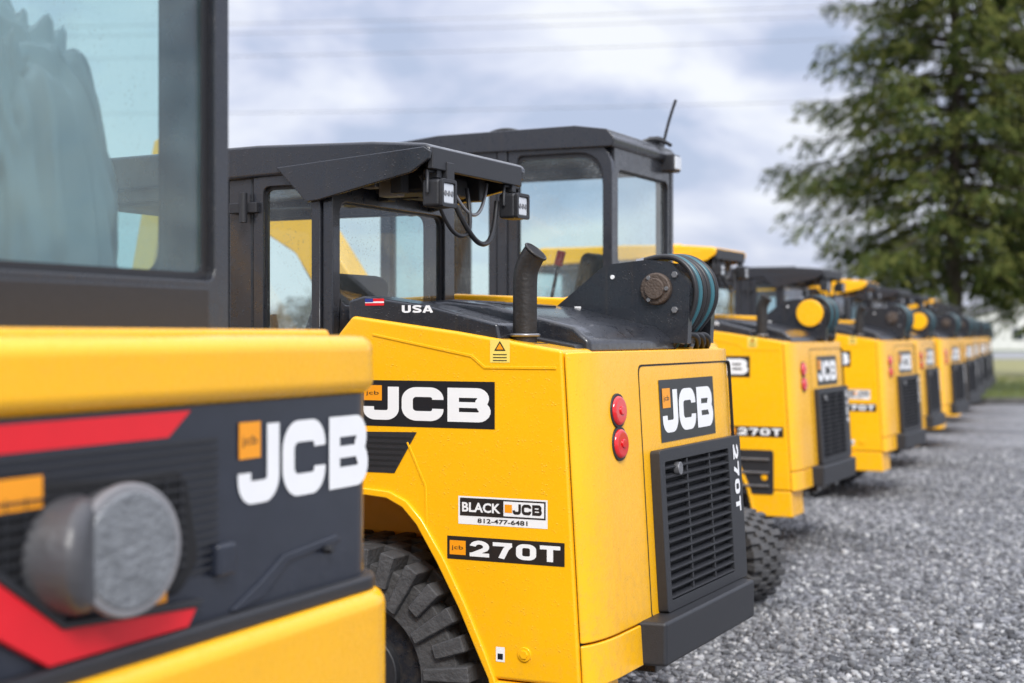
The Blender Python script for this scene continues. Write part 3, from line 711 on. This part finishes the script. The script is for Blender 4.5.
box('yard_kerb',6,60,32.6,32.85,0,.13,noisy('kerb_stone',(.06,.06,.055),(.12,.115,.11),6),None,.01)
nb=26000
gx=rng.uniform(8,34,nb); gy=33+20*rng.random(nb)**1.4; hh=rng.uniform(.05,.16,nb); aa=rng.uniform(0,6.28,nb); w=.012
V=np.zeros((nb,3,3)); V[:,0]=np.stack([gx-w*np.cos(aa),gy-w*np.sin(aa),0*gx],-1); V[:,1]=np.stack([gx+w*np.cos(aa),gy+w*np.sin(aa),0*gx],-1)
V[:,2]=np.stack([gx+rng.normal(0,.03,nb),gy+rng.normal(0,.03,nb),hh],-1)
npmesh('grass_blades',V.reshape(-1,3),np.arange(nb*3).reshape(-1,3),noisy('grass_blade',(.07,.11,.025),(.19,.20,.06),5))

# ------------------------------------------------------------------ spruce
def leafmat(name,c1,c2,c3):
    m,t=nt(name); out=N(t,'ShaderNodeOutputMaterial'); p=N(t,'ShaderNodeBsdfDiffuse')
    L(t,p.outputs[0],out.inputs[0])
    tc=N(t,'ShaderNodeTexCoord'); n=N(t,'ShaderNodeTexNoise',Scale=.9,Detail=3.0,Roughness=.7); L(t,tc.outputs['Object'],n.inputs['Vector'])
    ge=N(t,'ShaderNodeNewGeometry')
    ad=N(t,'ShaderNodeMath',operation='MULTIPLY_ADD'); L(t,ge.outputs['Random Per Island'],ad.inputs[0]); ad.inputs[1].default_value=.35; L(t,n.outputs[0],ad.inputs[2])
    r=ramp(t,ad.outputs[0],[(.42,c1),(.66,c2),(.88,c3)]); L(t,r.outputs[0],p.inputs['Color'])
    return m
NEED=leafmat('spruce_needles',(.022,.036,.014),(.06,.080,.024),(.15,.155,.045))  # yellowish last tone paints sunlit patches into the needle colour
BARK=noisy('bark',(.035,.028,.022),(.09,.07,.055),8,.9,.6)
def spruce(loc,H,Rm,nb,seed,zb=.15):
    rs=np.random.default_rng(seed)
    root=empty('spruce_tree',loc)
    n=14;V=[];F=[]
    K=20
    for k in range(K+1):
        z=H*k/K; r=.22*(1-k/K)**.9+.015; ox=.06*math.sin(k*.9)*(k/K)
        for i in range(n):
            a=2*math.pi*i/n; V.append((ox+r*math.cos(a),r*math.sin(a),z))
    for k in range(K):
        for i in range(n): F.append((k*n+i,k*n+(i+1)%n,(k+1)*n+(i+1)%n,(k+1)*n+i))
    mk('trunk',V,F,BARK,root,smooth=True)
    quads=[]; BV=[];BF=[]
    nwh=int(nb/7)
    for wv in range(nwh):
      hw=H*(zb+(1-zb)*((wv+.5)/nwh)**.95); az0=rs.uniform(0,6.283)
      for b in range(7):
        h=min(H*.995,hw+rs.uniform(-.18,.18)); f=max(.004,1-(h/H))
        az=az0+b*6.283/7+rs.uniform(-.35,.35)
        ln=Rm*min(1,(f*1.18)**.85)*rs.uniform(.62,1.10)
        low=min(1,max(.3,(h/H-zb)/.12+.55)); ln*=low
        ln*=1+.14*math.sin(az*3+h*1.9)
        ln=max(ln,.25)
        d=np.array([math.cos(az),math.sin(az),0]); up0=rs.uniform(-.05,.15)+.75*(h/H)**2
        droop=rs.uniform(.15,.34)
        S=np.linspace(0,1,9)
        pts=[np.array([0,0,h])+d*ln*s+np.array([0,0,ln*(up0*s-droop*1.9*s*s+droop*1.15*s**4)]) for s in S]
        side=np.cross(d,[0,0,1])
        for i in range(8):
            r0=.035*(1-S[i])*ln/3+.006; r1=.035*(1-S[i+1])*ln/3+.005
            o=len(BV)
            for p,r in ((pts[i],r0),(pts[i+1],r1)):
                BV+= [tuple(p+side*r),tuple(p+np.array([0,0,r])),tuple(p-side*r),tuple(p-np.array([0,0,r]))]
            for k in range(4): BF.append((o+k,o+(k+1)%4,o+4+(k+1)%4,o+4+k))
        nt_=int(8+ln*7)
        for k in range(nt_):
            s=.22+.78*(k+rs.random())/nt_
            i=min(7,int(s*8)); fr=s*8-i; p=pts[i]*(1-fr)+pts[i+1]*fr
            sg=1 if rs.random()<.5 else -1
            tl=ln*(.08+.20*(1-s))*rs.uniform(.6,1.2)+.16
            td=d*rs.uniform(.5,1.0)+side*sg*rs.uniform(.3,.8)+np.array([0,0,rs.uniform(-.7,-.1)]); td/=np.linalg.norm(td)
            m=int(4+tl*9)
            for j in range(m):
                q=p+td*tl*(j+.5)/m + np.array([0,0,-.35*tl*((j+.5)/m)**2])
                dd=td+rs.normal(0,.45,3)+np.array([0,0,-.45]); dd/=np.linalg.norm(dd)
                nn=np.cross(dd,rs.normal(0,1,3)); nn/=max(1e-6,np.linalg.norm(nn))
                l=rs.uniform(.12,.30); w=rs.uniform(.018,.040)
                quads.append((q-nn*w*.4,q+dd*l*.5-nn*w,q+dd*l,q+dd*l*.5+nn*w))
    Q=np.array(quads); npmesh('needles',Q.reshape(-1,3),np.arange(len(Q)*4).reshape(-1,4),NEED,root)
    mk('branches',BV,BF,BARK,root,recalc=False)
    return len(quads)
nq=spruce((12.1,41,0),19.5,5.5,400,3,.15)
nq2=spruce((19.5,54,0),15,4.6,170,11,.14)
print('needles',nq,nq2)

def belt(name,xa,xb,y,h,n,mat,seed):
    rs=np.random.default_rng(seed)
    k=140; cx=rs.uniform(xa,xb,k); ch=h*rs.uniform(.45,1.1,k); cr=rs.uniform(3,6,k)
    i=rs.integers(0,k,n); th=rs.uniform(0,6.28,n); ph=np.arccos(rs.uniform(-1,1,n)); rr=rs.random(n)**.4
    c=np.stack([cx[i]+cr[i]*rr*np.cos(th)*np.sin(ph),y+rs.uniform(-6,6,n),np.maximum(.1,ch[i]*.5+ch[i]*.5*rr*np.cos(ph))],-1)
    a=rs.normal(0,1,(n,3)); b=rs.normal(0,1,(n,3)); a/=np.linalg.norm(a,axis=1)[:,None]; b/=np.linalg.norm(b,axis=1)[:,None]
    s=rs.uniform(.25,.7,n)[:,None]
    V=np.stack([c-a*s,c-b*s*.6,c+a*s,c+b*s*.6],1)
    return npmesh(name,V.reshape(-1,3),np.arange(n*4).reshape(-1,4),mat)
belt('distant_trees',-190,230,210,8,26000,leafmat('distant_foliage',(.07,.07,.055),(.12,.11,.08),(.19,.17,.13)),5)

PANE=plain('pane',(.03,.04,.05),.1)
def house(name,x,y,w,d,h,rh,wall,roofc):
    r=empty(name,(x,y,0))
    box('walls',0,w,0,d,0,h,wall,r,.02)
    prism('roof',[(-.4,h),(w/2,h+rh),(w+.4,h),(w+.4,h+.2),(w/2,h+rh+.25),(-.4,h+.2)],'XZ',-.4,d+.4,roofc,r,.02)
    prism('gable',[(.02,h-.02),(w-.02,h-.02),(w/2,h+rh-.02)],'XZ',.01,d-.01,wall,r,0)
    for k in range(int(w/3)):
        box('window',1+k*3,2.2+k*3,-.05,.03,1,2.2,PANE,r,.01)
    box('door',w-1.6,w-.7,-.06,.03,0,2.1,BLK,r,.01)
W1=noisy('siding_white',(.6,.6,.58),(.7,.7,.68),2); W2=noisy('siding_tan',(.30,.25,.2),(.38,.32,.26),2); RF=noisy('roof_shingle',(.12,.12,.125),(.17,.17,.17),3)
house('farm_house',46,150,14,9,3.2,2.2,W1,RF)
house('warehouse',66,190,40,20,5,2.0,W2,RF)
house('warehouse',-80,140,50,25,6,2.5,W1,RF)

PW=plain('cable_grey',(.14,.14,.16),.6); WD=noisy('pole_wood',(.07,.055,.04),(.12,.10,.08),4)
pl=empty('power_line')
def wire(ya,yb,za,zb,xa=-62,xb=62,sag=1.4):
    pts=[(xa+(xb-xa)*k/24,ya+(yb-ya)*k/24,za+(zb-za)*k/24-sag*4*(k/24)*(1-k/24)) for k in range(25)]
    tube('wire',pts,.013,PW,pl,2,False,'POLY')
for za,zb in ((17.0,20.6),(16.5,20.1),(15.4,18.9),(13.0,15.4)): wire(75,75,za,zb)
for x,zz in ((-62,17.0),(62,20.6)):
    cyl('pole',(x,75.3,zz/2+.5),(0,0,1),.2,zz+1,WD,pl,16,.02,.13)
    box('crossarm',x-.1,x+.1,73.8,76.6,zz-.4,zz-.2,WD,pl,.02)
    box('crossarm',x-.08,x+.08,74.6,75.9,zz-4.6,zz-4.4,WD,pl,.02)

# ------------------------------------------------------------------ world, sun, camera
w=bpy.data.worlds.new('World'); sc.world=w; w.use_nodes=True; t=w.node_tree; t.nodes.clear()
out=N(t,'ShaderNodeOutputWorld'); bg=N(t,'ShaderNodeBackground',Strength=.145); L(t,bg.outputs[0],out.inputs[0])
sky=t.nodes.new('ShaderNodeTexSky'); sky.sky_type='NISHITA'; sky.sun_disc=False; sky.sun_elevation=R(42); sky.sun_rotation=R(170)
tc=N(t,'ShaderNodeTexCoord')
mp=N(t,'ShaderNodeMapping'); mp.inputs['Scale'].default_value=(1.0,1.0,2.3); mp.inputs['Rotation'].default_value=(0,R(-9),0); L(t,tc.outputs['Generated'],mp.inputs[0])
n1=N(t,'ShaderNodeTexNoise',Scale=6.5,Detail=7.0,Roughness=.52,Distortion=.3); L(t,mp.outputs[0],n1.inputs['Vector'])
n2=N(t,'ShaderNodeTexNoise',Scale=2.6,Detail=2.0,Roughness=.5); L(t,mp.outputs[0],n2.inputs['Vector'])
ad=N(t,'ShaderNodeMath',operation='MULTIPLY_ADD'); L(t,n2.outputs[0],ad.inputs[0]); ad.inputs[1].default_value=.6; L(t,n1.outputs[0],ad.inputs[2])
cr=ramp(t,ad.outputs[0],[(.66,(3.5,4.0,5.3)),(.73,(4.5,4.8,6.0)),(.80,(5.6,5.8,6.7)),(.89,(6.8,6.9,7.2))])
sx=N(t,'ShaderNodeSeparateXYZ'); L(t,tc.outputs['Generated'],sx.inputs[0])
mr=N(t,'ShaderNodeMapRange'); L(t,sx.outputs[2],mr.inputs[0]); mr.inputs[1].default_value=.25; mr.inputs[2].default_value=.9; mr.inputs[3].default_value=1.0; mr.inputs[4].default_value=2.4
vm=N(t,'ShaderNodeVectorMath',operation='SCALE'); L(t,cr.outputs[0],vm.inputs[0]); L(t,mr.outputs[0],vm.inputs['Scale'])
c=mixc(t,.90,sky.outputs[0],vm.outputs[0]); L(t,c,bg.inputs[0])
su=bpy.data.lights.new('sun','SUN'); su.energy=3.0; su.angle=R(18); su.color=(1,.97,.92)
so=bpy.data.objects.new('sun',su); COL.objects.link(so)
el=R(42); az=R(170)
dirv=Vector((math.sin(az)*math.cos(el),math.cos(az)*math.cos(el),math.sin(el)))
so.rotation_euler=dirv.to_track_quat('Z','Y').to_euler()
cam=bpy.data.cameras.new('camera'); co=bpy.data.objects.new('camera',cam); COL.objects.link(co); sc.camera=co
co.location=(0,0,1.5); co.rotation_euler=(R(90),0,0)
cam.sensor_width=36; cam.lens=52.73; cam.shift_y=-.0063; cam.clip_start=.05; cam.clip_end=3000
cam.dof.use_dof=True; cam.dof.focus_distance=4.8; cam.dof.aperture_fstop=2.2
